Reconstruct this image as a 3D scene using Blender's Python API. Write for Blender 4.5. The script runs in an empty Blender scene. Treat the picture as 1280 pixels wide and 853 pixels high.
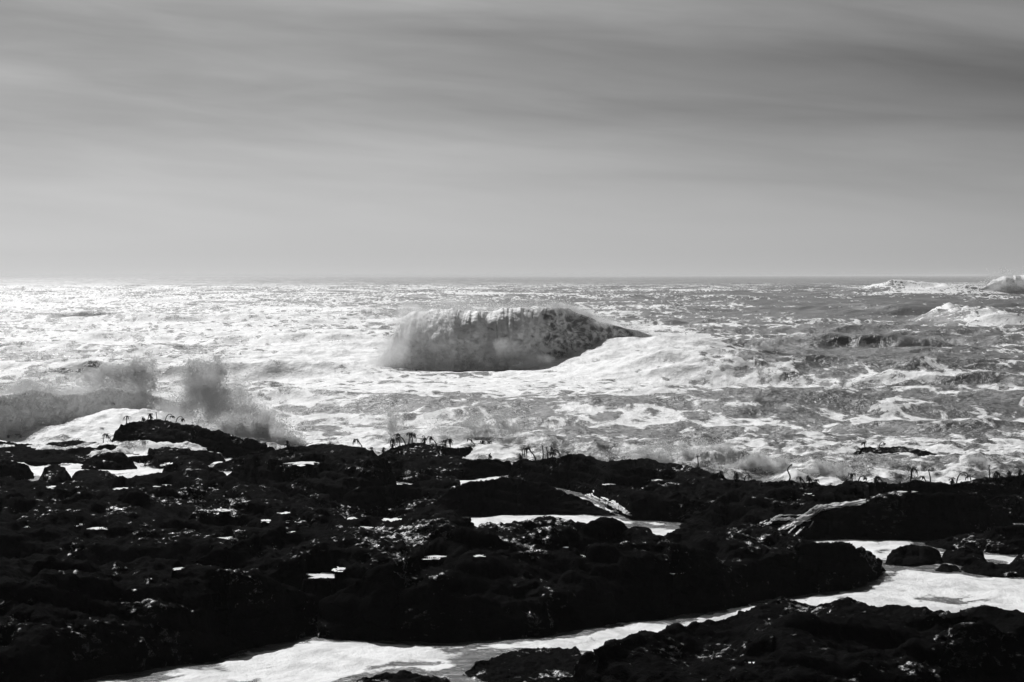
import bpy, math, random
import numpy as np
from mathutils import Vector
from mathutils.bvhtree import BVHTree

random.seed(7)
RNG = np.random.default_rng(11)
SC = bpy.context.scene
COL = SC.collection
R = math.radians

# ------------------------------------------------------------------ camera
CAM_H = 8.0                       # metres above the sea
FOC = 1280 * 100 / 36             # focal length in photo pixels (100 mm lens)
HY = 344.9                        # horizon row in the photo


def gx(px, Y):
    return (px - 640.0) * Y / FOC


def gy(py, z=0.0):
    return (CAM_H - z) * FOC / (py - HY)


# ------------------------------------------------------------------ noise (value noise, cubic faded)
T2 = RNG.random((256, 256)).astype(np.float32)
T3 = RNG.random((64, 64, 64)).astype(np.float32)


def vn2(x, y):
    xi = np.floor(x).astype(np.int64); yi = np.floor(y).astype(np.int64)
    fx = (x - xi).astype(np.float32); fy = (y - yi).astype(np.float32)
    fx = fx * fx * fx * (fx * (fx * 6 - 15) + 10); fy = fy * fy * fy * (fy * (fy * 6 - 15) + 10)
    x0 = xi & 255; x1 = (xi + 1) & 255; y0 = yi & 255; y1 = (yi + 1) & 255
    a = T2[x0, y0]; b = T2[x1, y0]; c = T2[x0, y1]; d = T2[x1, y1]
    return (a + (b - a) * fx) * (1 - fy) + (c + (d - c) * fx) * fy


def vn3(x, y, z):
    xi = np.floor(x).astype(np.int64); yi = np.floor(y).astype(np.int64); zi = np.floor(z).astype(np.int64)
    fx = (x - xi).astype(np.float32); fy = (y - yi).astype(np.float32); fz = (z - zi).astype(np.float32)
    fx = fx * fx * (3 - 2 * fx); fy = fy * fy * (3 - 2 * fy); fz = fz * fz * (3 - 2 * fz)
    x0 = xi & 63; x1 = (xi + 1) & 63; y0 = yi & 63; y1 = (yi + 1) & 63; z0 = zi & 63; z1 = (zi + 1) & 63

    def L(z):
        a = T3[x0, y0, z]; b = T3[x1, y0, z]; c = T3[x0, y1, z]; d = T3[x1, y1, z]
        return (a + (b - a) * fx) * (1 - fy) + (c + (d - c) * fx) * fy
    p = L(z0); q = L(z1)
    return p + (q - p) * fz


def fbm2(x, y, o=4, g=.5, l=2.03):
    s = 0; a = 1; n = 0
    for i in range(o):
        s = s + a * vn2(x + 17.3 * i, y - 9.1 * i); n += a; a *= g; x = x * l; y = y * l
    return s / n


def fbm3(x, y, z, o=4, g=.5, l=2.03):
    s = 0; a = 1; n = 0
    for i in range(o):
        s = s + a * vn3(x + 17.3 * i, y - 9.1 * i, z + 5.7 * i); n += a; a *= g; x = x * l; y = y * l; z = z * l
    return s / n


def ridge3(x, y, z, o=4, g=.5, l=2.07):
    s = 0; a = 1; n = 0
    for i in range(o):
        v = 1 - np.abs(2 * vn3(x + 11.3 * i, y - 7.1 * i, z + 3.7 * i) - 1)
        s = s + a * v; n += a; a *= g; x = x * l; y = y * l; z = z * l
    return s / n


def sstep(a, b, x):
    t = np.clip((x - a) / (b - a), 0, 1)
    return t * t * (3 - 2 * t)


# ------------------------------------------------------------------ mesh helpers
def raw_mesh(name, verts, faces, k, mat, smooth=True, attrs=None):
    me = bpy.data.meshes.new(name)
    verts = np.ascontiguousarray(verts, np.float32); faces = np.ascontiguousarray(faces, np.int32)
    me.vertices.add(len(verts)); me.vertices.foreach_set('co', verts.ravel())
    n = len(faces)
    me.loops.add(n * k); me.loops.foreach_set('vertex_index', faces.ravel())
    me.polygons.add(n)
    me.polygons.foreach_set('loop_start', np.arange(n, dtype=np.int32) * k)
    me.polygons.foreach_set('use_smooth', np.full(n, smooth, dtype=bool))
    me.update(calc_edges=True)
    for an, av in (attrs or {}).items():
        at = me.attributes.new(an, 'FLOAT', 'POINT'); at.data.foreach_set('value', np.ascontiguousarray(av, np.float32).ravel())
    if mat: me.materials.append(mat)
    return me


def grid_faces(nr, nc):
    i = np.arange(nr - 1)[:, None] * nc + np.arange(nc - 1)[None, :]
    return np.stack([i, i + 1, i + nc + 1, i + nc], -1).reshape(-1, 4)


def add(name, me, parent=None, label=None, cat=None, group=None, kind=None, loc=None):
    o = bpy.data.objects.new(name, me); COL.objects.link(o)
    if loc is not None: o.location = loc
    if parent: o.parent = parent
    tag(o, label, cat, group, kind)
    return o


def tag(o, label=None, cat=None, group=None, kind=None):
    if label: o['label'] = label
    if cat: o['category'] = cat
    if group: o['group'] = group
    if kind: o['kind'] = kind


# ------------------------------------------------------------------ materials
def new_mat(name):
    m = bpy.data.materials.new(name); m.use_nodes = True
    nt = m.node_tree; nt.nodes.clear()
    out = nt.nodes.new('ShaderNodeOutputMaterial')
    return m, nt, out


def N(nt, typ, **kw):
    n = nt.nodes.new(typ)
    for k, v in kw.items():
        if k in n.inputs: n.inputs[k].default_value = v
        else: setattr(n, k, v)
    return n


def math_node(nt, op, a, b=None, clamp=False):
    n = nt.nodes.new('ShaderNodeMath'); n.operation = op; n.use_clamp = clamp
    for i, v in enumerate((a, b)):
        if v is None: continue
        if isinstance(v, (int, float)): n.inputs[i].default_value = v
        else: nt.links.new(v, n.inputs[i])
    return n.outputs[0]


def water_material(name, fscale=1.0, gain=6.5, amp=2.0):
    """grey sea water broken by white foam; the foam's cover comes from the mesh attribute 'foam'."""
    m, nt, out = new_mat(name)
    lk = nt.links.new
    tc = N(nt, 'ShaderNodeTexCoord')
    mp = N(nt, 'ShaderNodeMapping'); mp.inputs['Scale'].default_value = (0.62, 0.30, 1.0)
    lk(tc.outputs['Object'], mp.inputs['Vector'])
    at = N(nt, 'ShaderNodeAttribute', attribute_name='foam')
    n1 = N(nt, 'ShaderNodeTexNoise'); n1.inputs['Scale'].default_value = 0.55 * fscale
    n1.inputs['Detail'].default_value = 9; n1.inputs['Roughness'].default_value = 0.65; n1.inputs['Distortion'].default_value = 0.9
    lk(mp.outputs[0], n1.inputs['Vector'])
    # cell-like lacing where foam thins out
    vo = N(nt, 'ShaderNodeTexVoronoi', feature='DISTANCE_TO_EDGE'); vo.inputs['Scale'].default_value = 0.9 * fscale
    ad = N(nt, 'ShaderNodeVectorMath', operation='MULTIPLY_ADD')
    lk(n1.outputs['Color'], ad.inputs[0]); ad.inputs[1].default_value = (1.5, 1.5, 1.5); lk(mp.outputs[0], ad.inputs[2])
    lk(ad.outputs[0], vo.inputs['Vector'])
    lace = math_node(nt, 'MULTIPLY', math_node(nt, 'SUBTRACT', 0.18, vo.outputs['Distance']), 1.3)
    nn = math_node(nt, 'MULTIPLY', math_node(nt, 'SUBTRACT', n1.outputs['Fac'], 0.5), amp)
    s = math_node(nt, 'ADD', math_node(nt, 'ADD', at.outputs['Fac'], nn), lace)
    n6 = N(nt, 'ShaderNodeTexNoise'); n6.inputs['Scale'].default_value = 1.9; n6.inputs['Detail'].default_value = 8
    n6.inputs['Roughness'].default_value = .62; n6.inputs['Distortion'].default_value = .8
    lk(mp.outputs[0], n6.inputs['Vector'])
    s = math_node(nt, 'ADD', s, math_node(nt, 'MULTIPLY', math_node(nt, 'SUBTRACT', n6.outputs['Fac'], .5), .8))
    s = math_node(nt, 'MULTIPLY', math_node(nt, 'SUBTRACT', s, 0.5), gain)
    mask = math_node(nt, 'ADD', s, 0.5, clamp=True)
    # wavelet bump
    n2 = N(nt, 'ShaderNodeTexNoise'); n2.inputs['Scale'].default_value = 2.6; n2.inputs['Detail'].default_value = 6
    n2.inputs['Roughness'].default_value = 0.62; n2.inputs['Distortion'].default_value = 0.6
    lk(tc.outputs['Object'], n2.inputs['Vector'])
    b1 = N(nt, 'ShaderNodeBump'); b1.inputs['Strength'].default_value = 1.0; b1.inputs['Distance'].default_value = 0.15
    lk(n2.outputs['Fac'], b1.inputs['Height'])
    water = N(nt, 'ShaderNodeBsdfPrincipled')
    water.inputs['Base Color'].default_value = (0.10, 0.10, 0.10, 1)
    water.inputs['Roughness'].default_value = 0.22
    water.inputs['IOR'].default_value = 1.33
    lk(b1.outputs[0], water.inputs['Normal'])
    n3 = N(nt, 'ShaderNodeTexNoise'); n3.inputs['Scale'].default_value = 3.2; n3.inputs['Detail'].default_value = 7
    n3.inputs['Roughness'].default_value = 0.7
    lk(mp.outputs[0], n3.inputs['Vector'])
    b2 = N(nt, 'ShaderNodeBump'); b2.inputs['Strength'].default_value = 1.0; b2.inputs['Distance'].default_value = 0.15
    lk(n3.outputs['Fac'], b2.inputs['Height'])
    foam = N(nt, 'ShaderNodeBsdfPrincipled')
    foam.inputs['Base Color'].default_value = (0.80, 0.80, 0.80, 1)
    foam.inputs['Roughness'].default_value = 0.6
    foam.inputs['Specular IOR Level'].default_value = 0.25
    lk(b2.outputs[0], foam.inputs['Normal'])
    fr = N(nt, 'ShaderNodeValToRGB')
    fr.color_ramp.elements[0].position = .36; fr.color_ramp.elements[0].color = (.55, .55, .55, 1)
    fr.color_ramp.elements[1].position = .56; fr.color_ramp.elements[1].color = (.84, .84, .84, 1)
    lk(n6.outputs['Fac'], fr.inputs[0]); lk(fr.outputs[0], foam.inputs['Base Color'])
    mx = N(nt, 'ShaderNodeMixShader')
    lk(mask, mx.inputs[0]); lk(water.outputs[0], mx.inputs[1]); lk(foam.outputs[0], mx.inputs[2])
    lk(mx.outputs[0], out.inputs['Surface'])
    return m


def spray_material():
    m, nt, out = new_mat('spray_droplets')
    d = N(nt, 'ShaderNodeBsdfDiffuse'); d.inputs['Color'].default_value = (0.93, 0.93, 0.93, 1)
    t = N(nt, 'ShaderNodeBsdfTranslucent'); t.inputs['Color'].default_value = (0.93, 0.93, 0.93, 1)
    mx = N(nt, 'ShaderNodeMixShader'); mx.inputs[0].default_value = 0.75
    nt.links.new(d.outputs[0], mx.inputs[1]); nt.links.new(t.outputs[0], mx.inputs[2])
    nt.links.new(mx.outputs[0], out.inputs['Surface'])
    return m


def rock_material():
    """near-black wet rock: dull weed and mussels, with scattered small wet patches that glint."""
    m, nt, out = new_mat('wet_black_rock')
    lk = nt.links.new
    tc = N(nt, 'ShaderNodeTexCoord')
    n1 = N(nt, 'ShaderNodeTexNoise'); n1.inputs['Scale'].default_value = 1.6; n1.inputs['Detail'].default_value = 6
    lk(tc.outputs['Object'], n1.inputs['Vector'])
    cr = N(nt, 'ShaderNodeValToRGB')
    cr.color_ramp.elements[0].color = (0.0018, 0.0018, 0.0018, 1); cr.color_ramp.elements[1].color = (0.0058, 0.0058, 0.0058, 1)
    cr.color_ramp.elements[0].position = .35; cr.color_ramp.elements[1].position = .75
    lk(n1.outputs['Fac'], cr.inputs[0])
    n2 = N(nt, 'ShaderNodeTexNoise'); n2.inputs['Scale'].default_value = 6; n2.inputs['Detail'].default_value = 4
    n2.inputs['Roughness'].default_value = .6
    lk(tc.outputs['Object'], n2.inputs['Vector'])
    b = N(nt, 'ShaderNodeBump'); b.inputs['Strength'].default_value = 1.0; b.inputs['Distance'].default_value = 0.10
    lk(n2.outputs['Fac'], b.inputs['Height'])
    # wet patches: broad zones, broken into small flecks
    mp = N(nt, 'ShaderNodeMapping'); mp.inputs['Scale'].default_value = (1.0, .7, 1.6); lk(tc.outputs['Object'], mp.inputs['Vector'])
    n4 = N(nt, 'ShaderNodeTexNoise'); n4.inputs['Scale'].default_value = .55; n4.inputs['Detail'].default_value = 3
    lk(mp.outputs[0], n4.inputs['Vector'])
    n5 = N(nt, 'ShaderNodeTexNoise'); n5.inputs['Scale'].default_value = 5.0; n5.inputs['Detail'].default_value = 5; n5.inputs['Roughness'].default_value = .65
    lk(mp.outputs[0], n5.inputs['Vector'])
    w = math_node(nt, 'ADD', math_node(nt, 'MULTIPLY', n4.outputs['Fac'], .9), n5.outputs['Fac'])
    w = math_node(nt, 'MULTIPLY', math_node(nt, 'SUBTRACT', w, 1.105), 9.0, clamp=True)
    p = N(nt, 'ShaderNodeBsdfPrincipled')
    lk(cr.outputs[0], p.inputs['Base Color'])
    lk(math_node(nt, 'ADD', math_node(nt, 'MULTIPLY', w, .5), .002), p.inputs['Specular IOR Level'])
    lk(math_node(nt, 'SUBTRACT', .75, math_node(nt, 'MULTIPLY', w, .50)), p.inputs['Roughness'])
    lk(b.outputs[0], p.inputs['Normal'])
    lk(p.outputs[0], out.inputs['Surface'])
    return m


def plain_material(name, v, rough=.5, spec=.3):
    m, nt, out = new_mat(name)
    tc = N(nt, 'ShaderNodeTexCoord')
    n1 = N(nt, 'ShaderNodeTexNoise'); n1.inputs['Scale'].default_value = 20
    nt.links.new(tc.outputs['Object'], n1.inputs['Vector'])
    cr = N(nt, 'ShaderNodeValToRGB')
    cr.color_ramp.elements[0].color = (v * .6,) * 3 + (1,); cr.color_ramp.elements[1].color = (v * 1.4,) * 3 + (1,)
    nt.links.new(n1.outputs['Fac'], cr.inputs[0])
    p = N(nt, 'ShaderNodeBsdfPrincipled'); p.inputs['Roughness'].default_value = rough
    p.inputs['Specular IOR Level'].default_value = spec
    nt.links.new(cr.outputs[0], p.inputs['Base Color']); nt.links.new(p.outputs[0], out.inputs['Surface'])
    return m


M_SEA = water_material('sea_water')
M_WAVE = water_material('wave_water', 1.5, 2.0, 1.8)
M_POOL = water_material('pool_foam', 2.0)
M_SPRAY = spray_material()
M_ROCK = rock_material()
M_KELP = plain_material('sea_palm_tissue', .02, .4, .3)

# ------------------------------------------------------------------ placed waves on the sea sheet
# px, base row, half width px, height m, front length m, back length m, slant (m of Y per m of X), crest foam, face foam
SWELLS = [
    (1085, 442, 115, 2.6, 3.6, 14, 0.05, -.2, -.75),
    (1015, 437, 60, 1.2, 3.0, 10, -.25, .25, -.2),
    (1210, 482, 120, 1.15, 3.2, 10, .35, .5, -.5),
    (1150, 428, 60, 1.1, 3.0, 10, .2, .1, -.2),
    (850, 466, 150, 2.6, 24.0, 22, .05, .35, .4),
    (400, 448, 110, .7, 9.0, 16, -.3, .5, .4),
    (1170, 371.5, 95, 5.8, 42, 40, .05, .8, .6),
    (1262, 410, 55, 3.6, 26, 22, .2, .7, .7),
    (1000, 418, 180, .9, 5, 16, .1, .1, -.3), (900, 505, 200, .6, 2.5, 8, .1, .2, -.35), (420, 515, 160, .5, 2.5, 7, 0, .2, -.3), (1150, 395, 160, 1.4, 7, 20, .1, .2, -.3),
    (1120, 386, 70, 1.6, 7, 18, .1, .35, -.2),
    (850, 366, 130, 1.8, 7, 30, 0, .5, .1),
    (610, 371, 110, 1.5, 7, 30, 0, .4, .1),
    (15, 363, 45, 3.0, 9, 30, 0, .1, -.6),
    (95, 375, 50, 2.0, 8, 25, .1, .2, -.4),
    (70, 398, 60, 1.0, 6, 18, .2, .2, -.4),
    (350, 380, 140, .8, 9, 26, -.1, .3, -.35),
    (700, 535, 60, .55, 1.5, 4, 0, .1, -.35),
    (1100, 532, 70, .6, 1.5, 4, .2, .25, -.3),
    (960, 520, 80, .55, 1.6, 5, .1, .1, -.25),
    (1210, 540, 70, .6, 1.5, 4, .2, .15, -.3),
    (335, 503, 40, .7, 2.0, 5, -.3, .1, -.35),
    (540, 500, 80, .5, 2.0, 6, 0, .2, -.2),
    (900, 470, 90, .6, 2.2, 8, .3, .2, -.1),
    (150, 541, 95, 1.0, 7, 7, .35, .6, .6),
    # broken white water rolling onto the outer rocks
    (905, 588, 55, .75, 1.0, 2.0, 0, .4, .4),
    (840, 588, 50, .55, 1.0, 2.0, 0, .4, .4),
    (1020, 606, 40, .5, .8, 1.6, 0, .4, .4),
    (1222, 590, 16, .6, .7, 1.2, 0, .4, .4),
    (580, 556, 90, .5, .9, 2.0, 0, .4, .4),
]
# foam cover: px, row, rx, ry, amount (added to the base cover)
FOAMZ = [
    (120, 380, 300, 45, .16), (150, 455, 330, 40, .12), (600, 464, 340, 26, .34), (390, 432, 110, 32, .40),
    (800, 440, 110, 34, .35), (640, 395, 170, 14, -.1), (1100, 380, 260, 26, -.12), (1100, 470, 260, 50, -.17),
    (700, 350, 700, 6, -.18), (1000, 530, 300, 28, -.08), (640, 358, 600, 4, .1), (80, 530, 140, 26, .35),
    (1190, 362, 85, 7, .35), (600, 560, 500, 22, .22), (1100, 592, 300, 26, .25), (600, 515, 560, 38, .21),
    (300, 500, 120, 12, .1), (660, 420, 120, 12, .1),
]


def sea_fields(X, Y, dY):
    shore = sstep(95, 230, Y)
    damp = .12 + .88 * shore
    H = np.zeros_like(X); DX = np.zeros_like(X); DY = np.zeros_like(X)
    rr = np.random.default_rng(8)
    for n, L0, L1, st, spread in ((12, 20, 60, .042, .34), (16, 6, 18, .040, .42), (16, 1.8, 6, .045, .7)):
        for i in range(n):
            L = L0 * (L1 / L0) ** rr.random(); th = rr.normal(0, spread); ph = rr.random() * 6.283
            k = 6.283 / L; A = st / k * (0.5 + rr.random())
            dx, dy = math.sin(th), -math.cos(th)
            at = np.clip(1.6 - 3.2 * dY / L, 0, 1)
            if L > 16: at = at * damp
            else: at = at * (.30 + .70 * shore)
            arg = k * (dx * X + dy * Y) + ph
            s = np.sin(arg); c = np.cos(arg)
            H += at * A * c; DX -= at * A * dx * s * .9; DY -= at * A * dy * s * .9
    # gusts: patches of rougher and calmer water
    g = .55 + .9 * fbm2(X / 23 + 3, Y / 60 + 7, 3)
    # the drawn-out flat in front of the big breaker
    g = g * (1 - .8 * np.exp(-(np.abs(X + 3.2) / 13) ** 4 - (np.abs(Y - 226) / 42) ** 4))
    H *= g; DX *= g; DY *= g
    H -= .35 * np.exp(-(np.abs(X + 3.2) / 11) ** 4 - (np.abs(Y - 238) / 18) ** 4)
    foam = np.zeros_like(X)
    P = 640 + X * FOC / Y; V = HY + CAM_H * FOC / Y
    for (px, py, hw, h, sf, sb, sl, cf, ff) in SWELLS:
        Y0 = gy(py); X0 = gx(px, Y0); W = hw * Y0 / FOC
        u = (X - X0) / W
        jit = (fbm2(X / (W * .6) + px, Y / (W * .9) + py, 4) - .5)
        y = (Y - (Y0 + sf * 1.3)) - sl * (X - X0) - jit * min(sf, 8) * 1.3
        w = np.exp(-np.abs(u) ** 2.6)
        pr = np.where(y < 0, np.exp(-(np.abs(y) / sf) ** 1.7), np.exp(-(np.abs(y) / sb) ** 1.6))
        H += h * w * pr * (.8 + (.4 if h < 3 else 1.1) * jit)
        DY -= .35 * h * w * pr
        face = w * np.exp(-((y + .8 * sf) / (.8 * sf)) ** 2)
        crest = w * np.exp(-((y - .25 * sb) / (.45 * sb)) ** 2)
        foam += ff * face + cf * crest
    V = V + (fbm2(X / 11 + 5, Y / 45 + 3, 4, .6) - .5) * .75 * (V - HY)
    P = P + (fbm2(X / 14 + 50, Y / 40 + 33, 3) - .5) * 160
    for (px, py, rx, ry, a) in FOAMZ:
        foam += a * np.exp(-((P - px) / rx) ** 2 - ((V - py) / ry) ** 2)
    lim = 110 - 12 * sstep(640, 760, 640 + X * FOC / Y)      # the inner channels reach further out on the left
    near = 1 - sstep(lim, lim + 13, Y)
    # churned lumps in the surf zone
    surf = (1 - sstep(115, 175, Y)) * sstep(lim, lim + 13, Y)
    lump = fbm3(X / .9, Y / 1.3, X * 0 + 2, 5, .6)
    H += surf * (lump - .45) * .62
    H += (1 - sstep(260, 700, Y)) * sstep(lim, lim + 13, Y) * (fbm2(X / 1.1, Y / 2.2, 4, .55) - .5) * .24
    H = H * (1 - near) + near * ((fbm2(X / 1.6, Y / 2.2, 4) - .5) * .16)
    DX *= 1 - near; DY *= 1 - near
    # broad streaks and patches
    big = fbm2(X / 26 + 40, Y / 34 + 11, 4) - .5
    strk = fbm2(X / 9 + Y * .02, Y / 6.5 + 31, 4) - .5
    foam += .29 + big * .8 + strk * .55
    foam -= .09 * np.clip((P - 500) / 500, -1, 1)
    foam += .12 * surf
    pool = .80 + .55 * strk + .5 * (fbm2(X / 1.7 + 3, Y / 2.6, 4) - .5)
    for (px, py, rx, ry, a) in ((655, 828, 75, 17, -.75), (500, 850, 60, 8, -.7), (935, 764, 50, 5, -.2), (860, 780, 50, 4, -.2),
                                (640, 652, 70, 4, -.4), (1140, 676, 120, 4, -.35), (1190, 703, 50, 8, -.3), (740, 800, 60, 6, -.3), (1000, 745, 60, 5, -.3)):
        pool += a * np.exp(-((P - px) / rx) ** 2 - ((V - py) / ry) ** 2)
    gi = np.clip(((X + 30) / .2).astype(int), 0, EDGE.shape[0] - 1); gj = np.clip(((Y - 40) / .2).astype(int), 0, EDGE.shape[1] - 1)
    ax = np.clip((X + 30) / .2 - .5 - gi, -1, 1); ay = np.clip((Y - 40) / .2 - .5 - gj, -1, 1)
    si = np.clip(gi + np.sign(ax).astype(int), 0, EDGE.shape[0] - 1); sj = np.clip(gj + np.sign(ay).astype(int), 0, EDGE.shape[1] - 1)
    ax = np.abs(ax); ay = np.abs(ay)
    edge = (EDGE[gi, gj] * (1 - ax) + EDGE[si, gj] * ax) * (1 - ay) + (EDGE[gi, sj] * (1 - ax) + EDGE[si, sj] * ax) * ay
    pool -= .95 * edge * (.2 + 1.2 * fbm2(X / .8, Y / 1.2, 3))
    foam = foam * (1 - near) + near * pool
    return H, DX, DY, foam


EDGE = np.zeros((300, 450))


def rock_edges():
    """how close the water is to a rock: foam breaks up along the wet margins."""
    global EDGE
    E = np.zeros_like(EDGE)
    for o in ROCK_MESH:
        me = o.data; co = np.empty(len(me.vertices) * 3, np.float32); me.vertices.foreach_get('co', co); co = co.reshape(-1, 3)
        c = co[(co[:, 2] > -.25) & (co[:, 2] < .3)]
        i = ((c[:, 0] + 30) / .2).astype(int); j = ((c[:, 1] - 40) / .2).astype(int)
        k = (i >= 0) & (i < E.shape[0]) & (j >= 0) & (j < E.shape[1])
        E[i[k], j[k]] = 1
    for _ in range(5):
        E = (E + np.roll(E, 1, 0) + np.roll(E, -1, 0) + np.roll(E, 1, 1) + np.roll(E, -1, 1)) / 5 * 1.25
        E = np.minimum(E, 1)
    EDGE = E


def build_sea():
    ys = [34.0]
    while ys[-1] < 60000:
        y = ys[-1]
        if y < 95: s = .0019
        elif y < 330: s = .00125
        elif y < 700: s = .0019
        else: s = .0019 + .03 * sstep(700, 9000, y)
        ys.append(y * (1 + float(s)))
    ys = np.array(ys)
    uin = np.linspace(-.20, .20, 560)
    uo = .20 + .9 * (np.linspace(0, 1, 46)[1:]) ** 1.6
    u = np.concatenate([-uo[::-1], uin, uo])
    Y, U = np.meshgrid(ys, u, indexing='ij')
    X = U * Y
    dY = np.maximum(np.gradient(ys)[:, None] * np.ones_like(U), (np.gradient(u)[None, :]) * Y)
    H, DX, DY, F = sea_fields(X, Y, dY)
    fade = 1 - sstep(2500, 9000, Y) * .6
    V = np.stack([X + DX, Y + DY, H * fade], -1).reshape(-1, 3)
    me = raw_mesh('sea', V, grid_faces(*X.shape), 4, M_SEA, True, {'foam': F.reshape(-1)})
    add('sea', me, kind='structure')
    print('sea verts', len(V))


# ------------------------------------------------------------------ rocks
ROCK_MESH = []                    # (object, verts) for ray casts and pools


def prof(pts, xs):
    p = np.array(pts, float)
    y = np.interp(xs, p[:, 0], p[:, 1])
    return y


def rock(label, base, top, z, back=None, res=.045, lump=.34, seed=0, cat='rock', name='rock_outcrop', group='black rocks of the shore', rough=1.0):
    x0 = min(top[0][0], base[0][0]); x1 = max(top[-1][0], base[-1][0])
    Ymid = gy(np.mean([b[1] for b in base]))
    nc = int(np.clip((x1 - x0) * Ymid / FOC / res, 24, 900))
    px = np.linspace(x0, x1, nc)
    yb = prof(base, px); yt = np.minimum(prof(top, px), yb - .5)
    tw = min(9.0, .2 * (x1 - x0))
    tpr = np.sqrt(np.clip(np.minimum(px - x0, x1 - px) / tw, 0.02, 1))
    yt = yb - (yb - yt) * tpr
    Yf = gy(yb)
    zr = np.full(nc, float(z)) if not isinstance(z, list) else prof(z, px)
    Yr = (CAM_H - zr) * FOC / (yt - HY)
    bad = Yr < Yf + .7
    Yr = np.where(bad, Yf + .7, Yr)
    zr = CAM_H - (yt - HY) * Yr / FOC
    ends = np.minimum(px - x0, x1 - px) * Ymid / FOC
    bk = back if back is not None else 3.0
    Yk = Yr + bk * np.clip(ends / 1.2, .25, 1)
    dep = float(np.max(Yk - Yf)) + 1
    nf = int(np.clip((np.max(Yr - Yf)) / (res * 1.9), 26, 420)); nb = int(np.clip(bk / (res * 2.5), 12, 70))
    tf = np.linspace(0, 1, nf) ** 1.35; tb = np.linspace(0, 1, nb + 1)[1:]
    # front: steep toe, then a slope to the ridge
    A = np.where(True, tf, tf)[:, None]
    lenf = (Yr - Yf)[None, :]
    toe = np.clip(.9 / np.maximum(lenf, .9), .08, 1)
    s = A / toe
    up = np.where(s < 1, .62 * np.clip(s, 0, 1) ** .75, 0)
    rest = np.clip((A - toe) / np.maximum(1 - toe, 1e-3), 0, 1)
    Zf = zr[None, :] * np.where(s < 1, up, .62 + .38 * rest ** .8)
    Zf = np.where(toe > .99, zr[None, :] * A ** .7, Zf) - .55 * (1 - sstep(0, .05, A)) - .02
    Yfm = Yf[None, :] - .25 + (lenf + .25) * A
    Zb = zr[None, :] * (1 - tb[:, None] ** 1.5) - .5 * tb[:, None] ** 2
    Ybm = Yr[None, :] + (Yk - Yr)[None, :] * tb[:, None]
    Yg = np.concatenate([Yfm, Ybm]); Zg = np.concatenate([Zf, Zb])
    rowA = np.concatenate([A[:, 0], 1 + tb])[:, None]
    Xg = gx(px[None, :], Yg)
    P = np.stack([Xg, Yg, Zg], -1)
    # big terraces across the slope, none right on the traced ridge
    mid = np.sin(np.clip(rowA, 0, 1) * math.pi) ** .7
    sx, sy = Xg + seed * 7.7, Yg + seed * 3.1
    rot = .42
    a = sx * math.cos(rot) + sy * .5 * math.sin(rot); b = -sx * math.sin(rot) + sy * .5 * math.cos(rot)
    terr = ridge3(a / 5.2, b / 2.0, a * 0 + seed, 3) - .62
    P[..., 2] += mid * terr * 1.2 * np.clip(zr, .2, 1.6)[None, :] * np.clip(lenf / 6, .25, 1)
    # tilted beds: flat treads and steep risers
    ph = (P[..., 2] + .16 * Xg + .03 * Yg + .35 * (fbm2(Xg / 3.1 + seed, Yg / 4.0, 3) - .5) + seed * .37) / .36
    fr = ph - np.floor(ph)
    P[..., 2] += (sstep(.52, 1.0, fr) - fr) * .36 * .75 * np.clip(mid * 1.4, 0, 1) * np.clip(zr, .1, 1)[None, :]
    # normals of the base shape
    du = np.gradient(P, axis=1); dv = np.gradient(P, axis=0)
    n = np.cross(du, dv); n /= np.linalg.norm(n, axis=-1, keepdims=True) + 1e-9
    n[..., 1] -= .15; n /= np.linalg.norm(n, axis=-1, keepdims=True)
    x, y, zz = P[..., 0] + seed * 5.3, P[..., 1], P[..., 2]
    l1 = fbm3(x / 1.5, y / 1.9, zz / 1.0, 3) - .5
    l2 = ridge3(x / .62 + y * .2, y / .9, zz / .45, 3) - .6
    l3 = fbm3(x / .17, y / .2, zz / .15, 3, .6) - .5
    far = np.clip(75 / Ymid, .45, 1)
    l4 = ridge3(x / .34 + 9, y / .5, zz / .26, 2) - .6
    d = lump * (far * l1 * 1.5 + (.4 + .6 * far) * l2 * .75) + .14 * rough * l3 * (.5 + .5 * far) + .10 * rough * l4
    P += n * d[..., None]
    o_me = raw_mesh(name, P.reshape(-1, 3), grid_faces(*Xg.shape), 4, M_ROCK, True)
    o = add(name, o_me, label=label, cat=cat, group=group)
    ROCK_MESH.append(o)
    return o


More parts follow.
